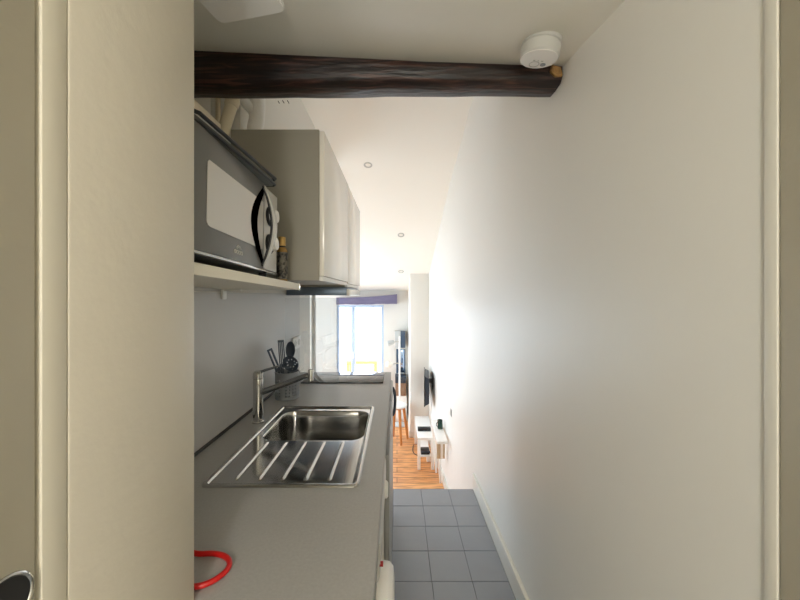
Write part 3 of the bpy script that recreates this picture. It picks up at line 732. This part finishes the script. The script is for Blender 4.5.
m_ = MB(); m_.lathe([(.001, .0005), (.026, .0005), (.029, .004), (.029, .098), (.026, .098), (.025, .01), (.001, .008)], (.483, 3.76, -.10), (0, 0, 1), 28); m_.build('cup', M['green'], mg)
m_ = MB(); m_.tube([(.461, 3.745, -.02), (.443, 3.73, -.025), (.439, 3.727, -.05), (.459, 3.743, -.075)], .004, 8, smooth=5); m_.build('handle', M['green'], mg)
SWX = wall_x(3.4)
sw = thing('light_switch', 'tiny grey switch plate low on the right wall beyond the step', 'switch', (SWX, 3.4, .21))
m_ = MB(); m_.box(SWX - .008, SWX - .0003, 3.37, 3.43, .175, .24, .002); m_.build('plate', M['paleg'], sw)
m_ = MB(); m_.box(SWX - .011, SWX - .008, 3.385, 3.415, .19, .225, .001); m_.build('rocker', M['ring'], sw)
# stool
st = thing('stool', 'round white topped stool with light wooden legs in the far room', 'stool', (.035, 4.9, LOW))
sz = CZ - 1.60
m_ = MB(); m_.lathe([(.001, -.03), (.13, -.03), (.148, -.02), (.15, -.008), (.142, 0), (.001, .002)], (.035, 4.9, sz), (0, 0, 1), 48); m_.build('seat', M['whitelac'], st)
for a in (20, 110, 200, 290):
    c, s_ = math.cos(math.radians(a)), math.sin(math.radians(a))
    m_ = MB(); m_.tube([(.035 + .10 * c, 4.9 + .10 * s_, sz - .031), (.035 + .165 * c, 4.9 + .165 * s_, LOW + .001)], lambda t: .023 - .007 * t, 14); m_.build('leg', M['wood'], st)
m_ = MB(); m_.tube([(.035 + .095 * math.cos(2 * PI * k / 32), 4.9 + .095 * math.sin(2 * PI * k / 32), sz - .042) for k in range(32)], .01, 8, closed=True); m_.build('apron_ring', M['wood'], st)
# floor lamp
fl_ = thing('floor_lamp', 'slim white floor lamp with two globe heads behind the stool', 'lamp', (.075, 5.5, LOW))
m_ = MB(); m_.lathe([(.001, 0.001), (.115, .001), (.118, .012), (.05, .022), (.001, .024)], (.075, 5.5, LOW), (0, 0, 1), 40); m_.build('base', M['paleg'], fl_)
m_ = MB(); m_.cyl((.075, 5.5, LOW + .02), (.075, 5.5, .72), .015, seg=16); m_.build('pole', M['whitelac'], fl_)
for (zz, xx, mt) in ((.625, -.10, 'paleg'), (.27, -.10, 'globe')):
    m_ = MB(); m_.tube([(.075, 5.5, zz + .01), (.02, 5.48, zz + .012), (-.03, 5.47, zz)], .009, 10, smooth=5); a_ = m_.build('arm', M['ring'], fl_)
    m_ = MB()
    if mt == 'globe': m_.lathe([(.001, -.055)] + [(.055 * math.cos(q_), .055 * math.sin(q_)) for q_ in [math.radians(v) for v in range(-75, 90, 15)]] + [(.001, .055)], (xx, 5.46, zz), (0, 0, 1), 28)
    else: m_.lathe([(.02, -.06), (.03, -.05), (.045, .04), (.04, .045), (.001, .03)], (xx + .03, 5.46, zz - .005), (-1, 0, -.25), 28)
    m_.build('lamp_head', M[mt], a_)
# things on the far wall between window and pier
wb = thing('wall_box', 'slate blue wall box, lit side coloured pale, above the narrow mirror', 'wall box', (.13, 5.75, .52))
m_ = MB(); m_.box(.095, .172, 5.70, FY - .001, .50, .775, .003); m_.build('case', M['slate'], wb)
m_ = MB(); m_.box(.002, .094, 5.69, FY - .001, .50, .775, .003); m_.build('front_panel', M['paleg'], wb)['label'] = 'left side coloured pale grey as lit'  # lit left side of the box, put in as a paler material
mi = thing('wall_mirror', 'narrow upright mirror with thin wooden edge below the slate box', 'mirror', (.13, FY - .02, .0))
m_ = MB(); m_.box(.09, .160, FY - .022, FY - .002, .04, .44, .001); m_.build('glass', M['mirror'], mi)
m_ = MB(); m_.box(.1605, .176, FY - .026, FY - .002, .03, .45, .002); m_.box(.02, .089, FY - .026, FY - .002, .03, .45, .002); m_.build('frame', M['slate'], mi)
cr = thing('storage_trunk', 'brown woven trunk with dark lid against the far wall behind the lamp', 'trunk', (.09, 5.75, -.1))
m_ = MB(); m_.box(.005, .185, 5.64, FY - .004, -.30, -.085, .006); m_.build('basket', M['brown'], cr)
m_ = MB(); m_.box(.003, .187, 5.638, FY - .003, -.0845, .02, .006); m_.build('lid', M['tvgrey'], cr)
cb = thing('low_cabinet', 'white low cabinet under the brown trunk at the far wall', 'cabinet', (.09, 5.75, LOW))
m_ = MB(); m_.box(-.04, .2, 5.66, FY - .018, LOW + .0005, -.301, .004); m_.build('body', M['whitelac'], cb)
m_ = MB(); m_.box(-.035, .195, 5.648, 5.659, LOW + .03, -.31, .002); m_.build('door', M['whitelac'], cb)
# terrace outside with a wooden table
w = MB(); w.box(-4.5, 3, 6.06, 8.6, LOW - .2, LOW - .04); struct(w, 'floor_terrace', M['concrete'])
tb = thing('terrace_table', 'small wooden table outside the far window', 'table', (-.65, 6.9, LOW - .04))
zt_ = CZ - 1.31
m_ = MB(); m_.box(-.98, -.36, 6.62, 7.1, zt_ - .06, zt_, .004); m_.build('tabletop', M['outdoorwood'], tb)
for x in (-.97, -.43):
    for y in (6.64, 7.02):
        m_ = MB(); m_.box(x, x + .06, y, y + .06, LOW - .0395, zt_ - .061, .003); m_.build('leg', M['outdoorwood'], tb)

for o in bpy.data.objects:
    if o.parent is None and o.name in ('lintel_beam', 'floor_lamp', 'wall_box', 'wall_mirror', 'storage_trunk', 'low_cabinet', 'stool', 'terrace_table'): o.location.x -= .033
    if o.parent is None and o.name in ('utensil_holder', 'slotted_spatula', 'serving_spoon', 'skimmer', 'pasta_fork', 'slotted_turner'):
        t_ = o.name == 'slotted_turner'; o.location.y += .016 if t_ else .045; o.location.x -= .010 if t_ else .026
    if o.name == 'television': o.location.x -= .055
# ------------------------------------------------------------------ light
wd = bpy.data.worlds.new('sky'); S.world = wd; wd.use_nodes = True
bg = wd.node_tree.nodes['Background']; bg.inputs[0].default_value = (.78, .90, 1.0, 1); bg.inputs[1].default_value = 3.5
def area(name, loc, rot, sx, sy, power, col=(1, 1, 1), portal=False):
    l = bpy.data.lights.new(name, 'AREA'); l.shape = 'RECTANGLE'; l.size = sx; l.size_y = sy; l.energy = power; l.color = col
    o = bpy.data.objects.new(name, l); COL.objects.link(o); o.location = loc; o.rotation_euler = rot
    if portal: l.cycles.is_portal = True
    return o
area('window_daylight', (-.65, FY + .12, .25), (PI / 2, 0, PI), .83, 1.95, 1, portal=True).rotation_euler = (-PI / 2, 0, 0)
area('side_daylight', (-2.04, 4.4, .475), (0, -PI / 2, 0), 1.95, 1.8, 1, portal=True)
hl = bpy.data.lights.new('hall_fill', 'POINT'); hl.energy = 16; hl.color = (1, .98, .935); hl.shadow_soft_size = .12  # unseen fill light added behind the camera to brighten the near walls
ho_ = bpy.data.objects.new('hall_fill', hl); COL.objects.link(ho_); ho_.location = (-.12, -1.0, 1.55)

# ------------------------------------------------------------------ camera
cam = bpy.data.cameras.new('camera'); co = bpy.data.objects.new('camera', cam); COL.objects.link(co)
co.location = (0, 0, CZ); co.rotation_euler = (PI / 2, 0, 0)
cam.sensor_width = 36; cam.lens = 335 * 36 / 800; cam.shift_x = 3 / 800; cam.shift_y = -5 / 800; cam.clip_start = .02
S.camera = co
for o in bpy.data.objects:
    if '_base' in o: del o['_base']
S.view_settings.view_transform = 'Standard'; S.view_settings.look = 'None'; S.view_settings.gamma = 1; S.view_settings.use_curve_mapping = False
S.view_settings.exposure = 1.27
S.cycles.max_bounces = 16; S.cycles.diffuse_bounces = 12; S.cycles.transparent_max_bounces = 16
S.cycles.sample_clamp_indirect = 8; S.cycles.caustics_reflective = False
